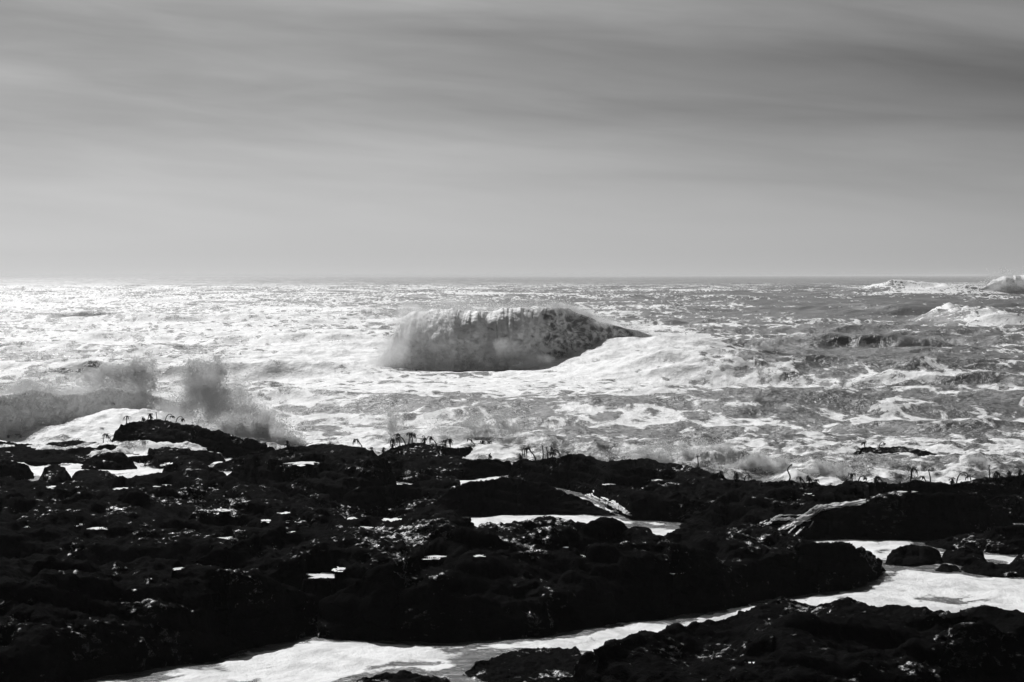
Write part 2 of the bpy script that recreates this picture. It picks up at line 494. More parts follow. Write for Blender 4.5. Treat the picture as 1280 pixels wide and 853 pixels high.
def build_rocks():
    r = rock
    r('large wet black rock filling the lower right corner, nearest of all rocks',
      [(690, 870), (760, 905), (900, 935), (1440, 940)],
      [(692, 868), (712, 846), (722, 830), (735, 820), (750, 811), (790, 801), (830, 793), (880, 781), (930, 769), (980, 757), (1020, 757), (1060, 752), (1110, 758), (1150, 764), (1200, 768), (1230, 764), (1260, 768), (1440, 766)],
      1.15, 3.0, .03, .30, 1)
    r('black rock mass in the lower left corner, its foot in the foam',
      [(-170, 884), (0, 870), (100, 852), (180, 840), (240, 829), (300, 814), (350, 804), (400, 790), (424, 782)],
      [(-170, 705), (0, 703), (60, 700), (120, 703), (180, 699), (240, 708), (300, 715), (360, 735), (400, 758), (424, 782)],
      1.7, 4, .03, .34, 2)
    r('long low black ledge on the left, dotted with small bright pools',
      [(-170, 722), (100, 727), (240, 727), (350, 732), (430, 722), (505, 690)],
      [(-170, 596), (0, 597), (60, 602), (130, 601), (185, 594), (215, 594), (260, 603), (300, 609), (340, 614), (370, 618), (400, 625), (430, 632), (470, 640), (505, 655)],
      1.45, 3, .045, .36, 3)
    r('humped black ridge in the middle of the big platform, a bright pool behind it',
      [(215, 770), (330, 775), (450, 780), (560, 770), (605, 700)],
      [(215, 712), (240, 702), (280, 684), (330, 668), (380, 660), (420, 655), (480, 650), (510, 641), (540, 637), (565, 642), (588, 655), (605, 668)],
      1.6, 2.6, .04, .34, 4)
    r('broad black rock slab rising in the centre behind the white foam pool',
      [(400, 797), (470, 800), (560, 804), (610, 802), (680, 794), (750, 784), (830, 771), (900, 760), (932, 752)],
      [(402, 762), (440, 732), (490, 706), (540, 685), (590, 668), (620, 658), (650, 656), (690, 653), (720, 656), (760, 663), (800, 672), (850, 684), (900, 700), (932, 722)],
      1.55, 3, .032, .36, 5)
    r('rounded black rock head jutting right into the white pool',
      [(790, 768), (860, 764), (900, 760), (960, 749), (1000, 745), (1060, 738), (1090, 728), (1109, 718)],
      [(790, 702), (805, 685), (822, 674), (850, 667), (890, 663), (920, 657), (950, 658), (985, 669), (1005, 677), (1030, 682), (1060, 683), (1085, 692), (1103, 705), (1110, 714)],
      1.3, 3, .032, .26, 6)
    r('low black boulder at the foot of the rounded rock head',
      [(828, 768), (880, 767), (934, 756)], [(830, 738), (850, 722), (872, 717), (905, 725), (925, 742), (935, 755)], .9, 2, .035, .2, 7)
    # islets in the right-hand pool
    r('small oblong black islet left in the right-hand pool',
      [(1105, 706), (1140, 709), (1180, 706)], [(1106, 700), (1112, 690), (1125, 685), (1145, 684), (1165, 687), (1180, 700)], .42, 1.4, .035, .14, 8)
    r('small flat black islet in the middle of the right-hand pool',
      [(1174, 704), (1205, 708), (1236, 706)], [(1174, 698), (1182, 690), (1205, 688), (1225, 691), (1237, 702)], .38, 1.4, .035, .12, 9)
    r('tiny black rock awash below the flat islet',
      [(1170, 715), (1185, 717), (1202, 715)], [(1170, 712), (1178, 708), (1190, 708), (1202, 713)], .2, .8, .03, .08, 10)
    r('knobbly black rock at the right edge of the pool',
      [(1198, 716), (1240, 721), (1440, 722)], [(1198, 712), (1212, 704), (1228, 702), (1245, 706), (1262, 708), (1275, 700), (1290, 692), (1440, 690)], .5, 2, .035, .2, 11)
    r('sloping black rock spit entering from the right above the pool',
      [(1158, 684), (1200, 689), (1250, 694), (1440, 697)], [(1158, 682), (1190, 676), (1225, 672), (1245, 664), (1270, 660), (1440, 657)], 1.0, 3, .04, .2, 12)
    # middle row
    r('tall black block right of the cascade, white pool along its foot',
      [(990, 671), (1060, 674), (1150, 676), (1200, 673), (1240, 668), (1268, 660)],
      [(990, 660), (1002, 650), (1022, 641), (1060, 637), (1085, 625), (1110, 620), (1160, 622), (1195, 618), (1230, 632), (1255, 645), (1269, 656)], 1.3, 2.2, .045, .24, 13)
    r('long black ledge left of the cascade, bare stalks along its crest',
      [(848, 658), (880, 668), (960, 682), (1000, 676), (1090, 668)],
      [(848, 656), (866, 645), (885, 636), (905, 622), (925, 612), (945, 607), (985, 605), (1010, 607), (1040, 610), (1062, 606), (1090, 606)], 1.15, 3, .05, .28, 14)
    r('outer black ledge on the right with sea palms silhouetted on top',
      [(1046, 640), (1100, 640), (1200, 632), (1440, 626)],
      [(1046, 614), (1060, 607), (1085, 602), (1120, 604), (1150, 603), (1190, 609), (1215, 604), (1240, 599), (1280, 593), (1440, 590)], .95, 2.5, .055, .22, 15)
    r('black rock shoulder cut by the right edge behind a small pool',
      [(1222, 655), (1260, 654), (1440, 652)], [(1222, 640), (1232, 628), (1252, 621), (1280, 621), (1440, 620)], 1.0, 2.5, .05, .2, 16)
    r('wide black ridge with rounded crest right of centre, surf behind it',
      [(634, 600), (700, 611), (740, 619), (768, 640), (792, 651), (860, 653), (960, 656)],
      [(634, 582), (655, 575), (690, 574), (715, 570), (740, 575), (765, 579), (800, 577), (830, 578), (860, 583), (885, 591), (910, 598), (960, 604)], 1.2, 2.5, .05, .32, 17)
    r('smooth dark black hump standing over the narrow white channel',
      [(536, 648), (600, 646), (660, 643), (720, 644), (775, 646)],
      [(536, 632), (555, 617), (570, 608), (590, 604), (620, 600), (640, 598), (660, 603), (682, 605), (695, 613), (720, 622), (745, 633), (775, 644)], 1.1, 2.5, .045, .2, 18)
    r('streaky black rock slope left of the smooth hump',
      [(425, 648), (480, 644), (540, 648), (580, 640)],
      [(425, 622), (450, 612), (480, 607), (510, 606), (530, 601), (555, 596), (580, 600)], .95, 2.2, .05, .24, 19)
    r('steep black bluff left of centre with a dark upright front',
      [(272, 608), (300, 620), (340, 632), (400, 637), (450, 636), (495, 628)],
      [(273, 604), (290, 588), (310, 573), (330, 566), (350, 563), (380, 567), (420, 572), (455, 576), (480, 573), (495, 580)], 1.5, 2.5, .05, .26, 20)
    r('thin black shelf behind the steep bluff, one leaning sea palm on it',
      [(330, 573), (400, 575), (475, 577)], [(330, 567), (345, 562), (362, 558), (380, 557), (405, 555), (430, 557), (455, 560), (475, 566)], .5, 2, .06, .12, 21)
    r('black reef crest in the centre carrying a thicket of sea palms',
      [(470, 574), (520, 580), (560, 576), (600, 568), (655, 564)],
      [(470, 568), (485, 561), (505, 556), (525, 554), (545, 557), (565, 561), (600, 558), (625, 556), (655, 561)], .6, 2, .06, .14, 22)
    r('jagged low black rock between two bright pools in the centre',
      [(470, 600), (520, 604), (580, 600), (645, 594)], [(470, 584), (495, 577), (520, 572), (545, 570), (570, 571), (590, 577), (610, 575), (645, 578)], .75, 2.2, .055, .26, 23)
    r('low black rock with a ragged top left of the jagged one',
      [(430, 596), (460, 600), (490, 598)], [(430, 577), (447, 571), (465, 573), (490, 585)], .6, 1.6, .055, .18, 24)
    r('square-topped black rock block on the left with spray bursting behind',
      [(134, 562), (200, 566), (260, 572), (330, 578), (350, 573)],
      [(136, 552), (141, 537), (152, 529), (175, 527), (200, 526), (220, 528), (245, 535), (275, 541), (310, 549), (350, 563)], 1.2, 3, .05, .30, 25, rough=1.6)
    r('low black reef along the left edge below the breaking white water',
      [(-170, 582), (35, 583), (100, 582), (150, 580), (190, 577), (240, 572)],
      [(-170, 550), (0, 551), (25, 554), (50, 557), (60, 553), (90, 551), (110, 553), (135, 555), (160, 559), (200, 562), (240, 564)], .55, 2.5, .06, .2, 26)
    r('rounded black boulder cut by the left edge, beside a bright pool',
      [(-170, 602), (20, 602), (42, 597)], [(-170, 572), (0, 573), (20, 575), (34, 581), (42, 592)], .9, 2, .05, .18, 27)
    r('small domed black boulder between thin falls on the left',
      [(46, 604), (70, 606), (90, 603)], [(46, 592), (54, 583), (68, 580), (80, 583), (90, 592)], .6, 1.4, .045, .12, 28)
    r('flat black rock lip with thin falls below the left pool',
      [(86, 604), (120, 604), (150, 600)], [(86, 591), (100, 587), (120, 586), (150, 594)], .35, 1.0, .05, .12, 29)
    r('dark wedge of rock above the long left pool',
      [(100, 586), (130, 588), (172, 588)], [(100, 578), (118, 569), (135, 566), (152, 566), (172, 576)], .7, 1.6, .05, .16, 30)
    r('black mound between the two pools left of the bluff',
      [(196, 600), (240, 607), (290, 610)], [(196, 594), (210, 582), (228, 575), (248, 577), (268, 586), (290, 600)], .7, 2, .05, .2, 31)
    r('flat dark rock in front of the square-topped block',
      [(176, 584), (220, 587), (268, 583)], [(176, 577), (200, 571), (230, 569), (250, 571), (268, 577)], .45, 1.6, .05, .14, 32)
    r('flat tongue of dark rock right under the square-topped block',
      [(132, 574), (200, 578), (282, 577)], [(132, 565), (165, 560), (210, 559), (250, 563), (282, 570)], .5, 1.8, .05, .2, 37)
    r('narrow dark rock behind the bright square pool',
      [(262, 590), (300, 588), (345, 580)], [(262, 582), (290, 574), (310, 568), (345, 572)], .5, 1.6, .05, .14, 33)
    r('low offshore reef strip alone in the foam on the right',
      [(1066, 573), (1110, 577), (1182, 579)], [(1066, 564), (1080, 560), (1100, 561), (1125, 560), (1150, 564), (1182, 573)], .38, 1.6, .05, .12, 34)
    # weed-covered rock just awash in the near pool
    r('weedy rock just awash in the foam beside the near right rock',
      [(578, 846), (620, 856), (690, 864), (730, 850)], [(578, 842), (600, 828), (640, 818), (680, 812), (730, 812)], .10, 1.2, .03, .10, 35, rough=1.3)
    r('weedy rock just awash at the bottom edge of the foam pool',
      [(435, 862), (500, 868), (566, 862)], [(435, 854), (460, 846), (495, 842), (530, 844), (566, 854)], .09, 1.0, .03, .10, 36, rough=1.3)


# ------------------------------------------------------------------ pools lying on the rocks
POOLS = [(457, 571, 34, 7), (508, 573, 24, 4), (585, 569, 40, 4), (548, 601, 62, 8), (606, 600, 44, 6), (640, 588, 12, 8), (467, 626, 24, 3), (490, 647, 36, 8),
         (78, 581, 84, 8), (160, 593, 90, 10), (165, 561, 32, 6), (175, 571, 26, 7), (210, 571, 14, 4), (285, 563, 40, 7), (290, 581, 44, 10), (255, 598, 18, 6), (380, 567, 40, 5),
         (280, 672, 18, 5), (222, 709, 12, 4), (402, 716, 36, 8), (541, 697, 30, 5), (707, 682, 9, 3), (727, 689, 9, 3), (425, 708, 14, 5),
         (332, 650, 15, 4), (359, 649, 14, 3), (379, 649, 8, 2.4), (355, 637, 14, 2.6), (362, 664, 8, 2.4), (155, 608, 34, 4), (120, 660, 22, 4),
         (98, 655, 12, 3), (940, 828, 40, 3.5), (65, 607, 14, 3), (205, 605, 20, 3), (440, 645, 14, 4), (455, 655, 20, 4),
         (845, 688, 14, 3), (598, 692, 12, 3), (275, 632, 30, 3), (30, 655, 10, 3), (1095, 614, 14, 3), (1010, 618, 16, 3),
         (700, 583, 14, 2.5), (820, 600, 16, 2.5), (760, 600, 12, 2.5), (1128, 612, 24, 2.6)]


def build_pools():
    bvhs = [(o, BVHTree.FromPolygons([v.co for v in o.data.vertices], [p.vertices[:] for p in o.data.polygons])) for o in ROCK_MESH]
    cam = Vector((0, 0, CAM_H))
    return bvhs, cam


def cast(bvhs, px, py):
    d = Vector(((px - 640) / FOC, 1.0, -(py - HY) / FOC)).normalized()
    best = None
    for o, b in bvhs:
        h = b.ray_cast(Vector((0, 0, CAM_H)), d)
        if h[0] is not None and (best is None or h[3] < best[1]): best = (h[0], h[3], o)
    return best


def place_pools(bvhs):
    for i, (px, py, w, h) in enumerate(POOLS):
        hit = cast(bvhs, px, py)
        if not hit or hit[0].z < .2: continue
        c = hit[0]
        rx = w * .56 * c.y / FOC
        ry = min(h * .5 * c.y ** 2 / ((CAM_H - c.z) * FOC), 2.6)
        hs = []
        for k in range(14):
            q = k / 14 * 6.28318
            o_ = Vector((c.x + rx * math.cos(q), c.y + ry * math.sin(q), 9))
            zz = [b.ray_cast(o_, Vector((0, 0, -1)))[0] for _, b in bvhs]
            zz = [v.z for v in zz if v is not None]
            if zz: hs.append(max(zz))
        if len(hs) < 14: continue
        z = sorted(hs)[5] - .01
        if z < .12: continue
        for o in ROCK_MESH:
            me = o.data; n = len(me.vertices)
            co = np.empty(n * 3, np.float32); me.vertices.foreach_get('co', co); co = co.reshape(-1, 3)
            e = np.hypot((co[:, 0] - c.x) / rx, (co[:, 1] - c.y) / ry)
            if e.min() > 1.6: continue
            e = e * (1 + 1.7 * (fbm2(co[:, 0] * 1.7 + i * 7, co[:, 1] * .9, 3) - .46))
            bed = z - .05 + .22 * (fbm2(co[:, 0] * 2.2 + i, co[:, 1] * 1.3, 3) - .5) + np.maximum(e - 1, 0) * 1.5
            wgt = 1 - sstep(1.0, 1.5, e)
            low = np.minimum(co[:, 2], bed)
            sel = (e < 1.6) & (co[:, 2] > z - 1.5)
            co[:, 2] = np.where(sel, co[:, 2] * (1 - wgt) + low * wgt, co[:, 2])
            rim = (e > .98) & (e < 1.5) & (co[:, 2] > z - .9)
            lip = z + .16 * (fbm2(co[:, 0] * 2.6, co[:, 1] * 1.6 + i, 3) - .38) - np.maximum(e - 1.2, 0) * 2.5
            co[:, 2] = np.where(rim, np.maximum(co[:, 2], lip), co[:, 2])
            me.vertices.foreach_set('co', co.ravel()); me.update()
        # ragged sheet of foamy water
        nr, na = 9, 64
        t = np.linspace(0, 1, nr)[:, None]; a = np.linspace(0, 6.28318, na)[None, :]
        rag = 1.0 + 1.1 * (fbm2(np.cos(a) * 2.1 + i * 3, np.sin(a) * 2.1 + 9, 3, .6) - .5) * 2
        rag = np.clip(rag, .25, 1.5)
        X = c.x + rx * rag * t * np.cos(a); Y = c.y + ry * rag * t * np.sin(a)
        Z = z + .015 * (fbm2(X * 4, Y * 4, 2) - .5) + 0 * t
        me = raw_mesh('tide_pool', np.stack([X, Y, Z], -1).reshape(-1, 3), grid_faces(nr, na), 4, M_POOL, True, {'foam': np.full(nr * na, .95)})
        add('tide_pool', me, kind='structure')


# ------------------------------------------------------------------ sea palms
def tube(path, rad, seg=6):
    path = np.array(path, float); n = len(path)
    tg = np.gradient(path, axis=0); tg /= np.linalg.norm(tg, axis=1, keepdims=True) + 1e-9
    ref = np.array([0.31, 0.9, 0.1]); a = np.cross(tg, ref); a /= np.linalg.norm(a, axis=1, keepdims=True); b = np.cross(tg, a)
    an = np.arange(seg) / seg * 6.28318
    rad = np.asarray(rad)[:, None, None]
    V = path[:, None, :] + rad * (np.cos(an)[None, :, None] * a[:, None, :] + np.sin(an)[None, :, None] * b[:, None, :])
    F = []
    for i in range(n - 1):
        for j in range(seg):
            k = (j + 1) % seg
            F.append((i * seg + j, i * seg + k, (i + 1) * seg + k, (i + 1) * seg + j))
    return V.reshape(-1, 3), np.array(F)


def frond(base, azim, length, droop, width):
    n = 7; t = np.linspace(0, 1, n)
    r = length * (t - .25 * t ** 2 * droop); z = length * (.45 * t - droop * 1.05 * t ** 2)
    c = np.stack([base[0] + r * math.cos(azim), base[1] + r * math.sin(azim), base[2] + z], -1)
    s = np.array([-math.sin(azim), math.cos(azim), .2])
    w = width * np.sin(np.clip(t * .85 + .15, 0, 1) * math.pi) + .004
    th = .005
    up = np.array([0, 0, th])
    V = np.stack([c + s * w[:, None], c + up, c - s * w[:, None], c - up], 1).reshape(-1, 3)
    F = []
    for i in range(n - 1):
        for j in range(4):
            k = (j + 1) % 4
            F.append((i * 4 + j, i * 4 + k, i * 4 + 4 + k, i * 4 + 4 + j))
    return V, np.array(F)


def join(parts):
    V = []; F = []; o = 0
    for v, f in parts:
        V.append(v); F.append(f + o); o += len(v)
    return np.concatenate(V), np.concatenate(F)


def sea_palm(px, py, hpx, kind, label, bvhs):
    hit = None
    for k in range(26):
        hit = cast(bvhs, px, py - 2 + k)
        if hit: break
    if not hit: return
    p = hit[0]; H = hpx * p.y / FOC * 1.2
    e = bpy.data.objects.new('sea_palm', None); COL.objects.link(e); e.empty_display_size = .1
    e.location = (p.x, p.y, p.z - .03)
    tag(e, label, 'sea palm', 'sea palms growing on the outer rocks')
    lean = {'up': random.uniform(-.12, .12), 'left': -.45, 'right': .45, 'bare': random.uniform(-.1, .1), 'arch': .75, 'archl': -.75, 'bush': 0.05, 'curvy': .3}[kind]
    t = np.linspace(0, 1, 9)
    if kind in ('arch', 'archl'):
        path = np.stack([H * 1.1 * lean * (1 - np.cos(t * 2.6)) * .6, 0 * t, H * np.sin(t * 2.3)], -1)
    elif kind == 'curvy':
        path = np.stack([H * (.12 * np.sin(t * 6) + .25 * t ** 3), 0 * t, H * t], -1)
    else:
        path = np.stack([H * lean * t ** 1.5 + .03 * H * np.sin(t * 5), .05 * H * t, H * t * (.78 if kind in ('up', 'left', 'right', 'bush') else 1)], -1)
    r0 = .017 + .02 * H
    v, f = tube(path, r0 * (1 - .4 * t))
    add('stipe', raw_mesh('stipe', v, f, 4, M_KELP), e)
    if kind not in ('bare', 'curvy'):
        top = path[-1]; parts = []
        nf = {'bush': 26}.get(kind, 16)
        for i in range(nf):
            parts.append(frond(top + np.array([0, 0, random.uniform(-.3, .02) * H * (1.8 if kind == 'bush' else .3)]), random.random() * 6.283,
                               H * random.uniform(.3, .6), random.uniform(.5, 1.5), .018 + .03 * H * random.random()))
        v, f = join(parts)
        add('fronds', raw_mesh('fronds', v, f, 4, M_KELP), e)
    else:
        parts = [frond(path[-1], random.random() * 6.28, H * .22, 1.0, .012) for i in range(3)]
        v, f = join(parts)
        add('fronds', raw_mesh('fronds', v, f, 4, M_KELP), e)


PALMS = [
    (157, 529, 11, 'up', 'stubby sea palm alone on the left corner of the square-topped block'),
    (138, 553, 12, 'left', 'ball-headed sea palm low left of the square-topped block'),
    (128, 554, 9, 'bare', 'thin bare stalk just left of the ball-headed sea palm'),
    (178, 527, 8, 'bush', 'small bushy sea palm left of middle on the square-topped block'),
    (187, 526, 9, 'bush', 'taller bushy sea palm mid-top of the square-topped block'),
    (195, 527, 9, 'bare', 'single bare stalk on the square-topped block'),
    (206, 528, 8, 'arch', 'left of two arched sea palms on the square-topped block'),
    (219, 530, 8, 'arch', 'right of two arched sea palms on the square-topped block'),
    (358, 561, 10, 'bush', 'dense bushy sea palm at the right foot of the big spray burst'),
    (452, 559, 13, 'left', 'leaning sea palm alone on the thin shelf left of the thicket'),
    (464, 562, 5, 'up', 'tiny sea palm at the end of the thin shelf'),
    (478, 563, 8, 'bush', 'low bushy sea palm leftmost in the central thicket'),
    (490, 560, 13, 'bush', 'wide bushy sea palm at the left of the central thicket'),
    (499, 558, 14, 'up', 'upright sea palm left of the tall cluster in the central thicket'),
    (506, 557, 16, 'left', 'tallest left-leaning sea palm of the central cluster'),
    (510, 556, 16, 'up', 'tall straight sea palm in the middle of the central cluster'),
    (514, 555, 15, 'up', 'tall sea palm at the right of the central cluster'),
    (530, 556, 11, 'bush', 'rounded bushy sea palm right of the tall central cluster'),
    (545, 559, 13, 'left', 'forked-looking sea palm leaning left, right half of the thicket'),
    (554, 561, 10, 'bush', 'short bushy sea palm right half of the thicket'),
    (562, 561, 13, 'up', 'full-crowned sea palm right half of the thicket'),
    (594, 562, 13, 'left', 'sea palm bent over to the left at the right end of the thicket'),
    (602, 561, 10, 'bush', 'bushy sea palm next to the one bent to the left'),
    (612, 561, 9, 'up', 'last small sea palm at the right end of the thicket'),
    (612, 577, 9, 'bush', 'bushy sea palm on the jagged low rock'),
    (650, 577, 9, 'bush', 'straggly sea palm at the left tip of the wide ridge'),
    (669, 575, 20, 'left', 'tall sea palm leaning left on the wide ridge'),
    (678, 576, 15, 'bare', 'left of two bare stalks on the wide ridge'),
    (684, 576, 13, 'bare', 'right of two bare stalks on the wide ridge'),
    (690, 575, 15, 'bush', 'broad drooping sea palm on the wide ridge'),
    (700, 575, 10, 'archl', 'short sea palm bowed to the left, right end of its row on the wide ridge'),
    (872, 588, 14, 'bare', 'solitary thick bare stalk on the falling crest of the wide ridge'),
    (901, 597, 8, 'bush', 'small bushy sea palm right of the solitary stalk'),
    (920, 602, 11, 'bush', 'larger bushy sea palm before the churning foam'),
    (930, 604, 7, 'arch', 'small arched sea palm on the ledge left of the cascade'),
    (985, 605, 19, 'curvy', 'tall wavy bare stalk on the ledge left of the cascade'),
    (1006, 608, 11, 'left', 'left sea palm of the small trio right of the wavy stalk'),
    (1011, 608, 12, 'bush', 'middle sea palm of the small trio right of the wavy stalk'),
    (1017, 609, 8, 'right', 'right sea palm of the small trio right of the wavy stalk'),
    (1065, 607, 14, 'up', 'upright round-headed sea palm on the outer right ledge'),
    (1073, 606, 8, 'arch', 'arched sea palm touching the round-headed one'),
    (1095, 604, 9, 'bush', 'dim bushy sea palm on the outer right ledge'),
    (1103, 604, 9, 'left', 'short sea palm beside the dim bushy one'),
    (1138, 605, 20, 'up', 'tall star-crowned sea palm on the outer right ledge'),
    (1163, 604, 14, 'bare', 'slanting bare stalk right of the star-crowned sea palm'),
    (1158, 604, 9, 'left', 'sea palm fallen left from the slanting stalk'),
    (1190, 609, 10, 'bush', 'bushy sea palm left of the big arch'),
    (1196, 608, 13, 'arch', 'large sea palm bent in a full arch'),
    (1237, 603, 16, 'bare', 'dark upright stalk near the right edge'),
    (1246, 602, 12, 'bush', 'dense bushy sea palm near the right edge'),
    (1262, 599, 9, 'bush', 'second last bushy sea palm by the right edge'),
    (1275, 597, 9, 'bush', 'last bushy sea palm cut by the right edge'),
    (1081, 561, 9, 'up', 'sea palm at the left end of the offshore reef strip'),
    (1099, 562, 6, 'arch', 'low arched sea palm on the offshore reef strip'),
]


# ------------------------------------------------------------------ droplets
TET = np.array([(1, 1, 1), (1, -1, -1), (-1, 1, -1), (-1, -1, 1)], np.float32) / 1.732
TF = np.array([(0, 1, 2), (0, 3, 1), (0, 2, 3), (1, 3, 2)])


def droplets(name, P, rad, parent=None, **kw):
    n = len(P)
    q = RNG.normal(size=(n, 4)).astype(np.float32); q /= np.linalg.norm(q, axis=1, keepdims=True)
    w, x, y, z = q.T
    M = np.stack([1 - 2 * (y * y + z * z), 2 * (x * y - z * w), 2 * (x * z + y * w),
                  2 * (x * y + z * w), 1 - 2 * (x * x + z * z), 2 * (y * z - x * w),
                  2 * (x * z - y * w), 2 * (y * z + x * w), 1 - 2 * (x * x + y * y)], -1).reshape(n, 3, 3)
    V = P[:, None, :] + rad[:, None, None] * np.einsum('nij,kj->nki', M, TET)
    F = TF[None] + (np.arange(n) * 4)[:, None, None]
    me = raw_mesh(name, V.reshape(-1, 3), F.reshape(-1, 3), 3, M_SPRAY, True)
    return add(name, me, parent, **kw)


def burst(base_px, base_py, lobes, n, rsize=.022, Y=None, depth=1.2, clump=1.0, ztop=None):
    """points of a spray cloud: lobes = (px, py, rx px, ry px, weight) at distance Y."""
    Y = Y or gy(base_py)
    out = []; k = FOC / Y
    tot = sum(l[4] for l in lobes)
    sub = []
    for (px, py, rx, ry, w) in lobes:
        sub.append((px, py, rx, ry, w * .45))
        for q in range(16):
            a = random.uniform(0, 6.283); d = random.random() ** .6
            f = random.uniform(.18, .42)
            sub.append((px + rx * d * .9 * math.cos(a), py - ry * d * .9 * math.sin(a), rx * f, ry * f * random.uniform(.8, 1.3), w * .55 / 16 * random.uniform(.4, 1.6)))
    for (px, py, rx, ry, w) in sub:
        m = int(n * w / tot * 2.6)
        g = RNG.normal(size=(m, 3)); rr_ = np.linalg.norm(g, axis=1, keepdims=True)
        g = g / rr_ * (np.abs(RNG.normal(0, .55, size=(m, 1))) + RNG.random((m, 1)) * .35)
        x = (px - 640) / k + g[:, 0] * rx / k; z = CAM_H - (py - HY) / k + g[:, 2] * ry / k
        y = Y + g[:, 1] * depth
        P = np.stack([x, y, z], -1)
        f = fbm3(x / .55 * clump, y / .6 * clump, z / .75 * clump, 4, .6)
        keep = RNG.random(m) < np.clip((f - .36) * 4.2, .03, 1)
        out.append(P[keep])
    P = np.concatenate(out); P = P[P[:, 2] > -.1]
    RNG.shuffle(P); P = P[:n]
    r = rsize * (.55 + RNG.exponential(.45, len(P)))
    return P.astype(np.float32), np.minimum(r, rsize * 4).astype(np.float32)


# ------------------------------------------------------------------ mist: the fine part of the spray
def mist(parent, org, lobes, sigma, nscale, voxel):
    """lobes: (x, y, z, rx, ry, rz) in metres; one closed lumpy volume, denser inside and torn by noise."""
    V = []; F = []; o = 0
    import bmesh
    bm = bmesh.new(); bmesh.ops.create_icosphere(bm, subdivisions=3, radius=1.0)
    iv = np.array([v.co[:] for v in bm.verts]); jf = np.array([[v.index for v in f.verts] for f in bm.faces]); bm.free()
    for (x, y, z, a, b, c) in lobes:
        V.append(iv * np.array([a, b, c]) + np.array([x, y, z]) - np.array(org)); F.append(jf + o); o += len(iv)
    tmp = bpy.data.objects.new('tmp', raw_mesh('tmp', np.concatenate(V), np.concatenate(F), 3, None)); COL.objects.link(tmp)
    md = tmp.modifiers.new('r', 'REMESH'); md.mode = 'VOXEL'; md.voxel_size = voxel
    ev = tmp.evaluated_get(bpy.context.evaluated_depsgraph_get()); me = bpy.data.meshes.new_from_object(ev)
    bpy.data.objects.remove(tmp); me.name = 'mist'
    m, nt, out = new_mat('spray_mist'); lk = nt.links.new
    tc = N(nt, 'ShaderNodeTexCoord'); f = None
    for (x, y, z, a, b, c) in lobes:
        s1 = N(nt, 'ShaderNodeVectorMath', operation='SUBTRACT'); lk(tc.outputs['Object'], s1.inputs[0])
        s1.inputs[1].default_value = (x - org[0], y - org[1], z - org[2])
        s2 = N(nt, 'ShaderNodeVectorMath', operation='DIVIDE'); lk(s1.outputs[0], s2.inputs[0]); s2.inputs[1].default_value = (a, b, c)
        s3 = N(nt, 'ShaderNodeVectorMath', operation='LENGTH'); lk(s2.outputs[0], s3.inputs[0])
        v = math_node(nt, 'SUBTRACT', 1.0, s3.outputs['Value'])
        f = v if f is None else math_node(nt, 'MAXIMUM', f, v)
    n1 = N(nt, 'ShaderNodeTexNoise'); n1.inputs['Scale'].default_value = nscale; n1.inputs['Detail'].default_value = 6
    n1.inputs['Roughness'].default_value = .62; n1.inputs['Distortion'].default_value = .5
    lk(tc.outputs['Object'], n1.inputs['Vector'])
    d = math_node(nt, 'ADD', math_node(nt, 'MULTIPLY', f, 1.8), math_node(nt, 'MULTIPLY', math_node(nt, 'SUBTRACT', n1.outputs['Fac'], .58), 4.5))
    edge = math_node(nt, 'MULTIPLY', f, 6.0, clamp=True)
    d = math_node(nt, 'MULTIPLY', math_node(nt, 'MULTIPLY', math_node(nt, 'MULTIPLY', d, 1.0, clamp=True), edge), sigma)
    p = N(nt, 'ShaderNodeVolumePrincipled'); p.inputs['Color'].default_value = (.975, .975, .975, 1); p.inputs['Anisotropy'].default_value = .1
    lk(d, p.inputs['Density']); lk(p.outputs[0], out.inputs['Volume'])
    me.materials.clear(); me.materials.append(m)
    return add('mist', me, parent)


def lobes_px(L, Y, depth):
    k = FOC / Y; out = []
    for l in L:
        d = depth * (l[4] if len(l) > 4 else 1); y = Y + (l[5] if len(l) > 5 else 0)
        out.append(((l[0] - 640) / k, y, CAM_H - (l[1] - HY) / k, l[2] / k, d, l[3] / k))
    return out


# ------------------------------------------------------------------ breaking waves
def catmull(pts, t):
    p = np.array(pts, float); n = len(p) - 1
    x = t * n; i = np.clip(np.floor(x).astype(int), 0, n - 1); f = (x - i)[:, None]
    g = lambda j: p[np.clip(j, 0, n)]
    a, b, c, d = g(i - 1), g(i), g(i + 1), g(i + 2)
    return .5 * ((2 * b) + (-a + c) * f + (2 * a - 5 * b + 4 * c - d) * f ** 2 + (-a + 3 * b - 3 * c + d) * f ** 3)


BACKP = lambda H, Lb: [(Lb, -.5), (Lb * .55, .36 * H), (Lb * .22, .78 * H)]


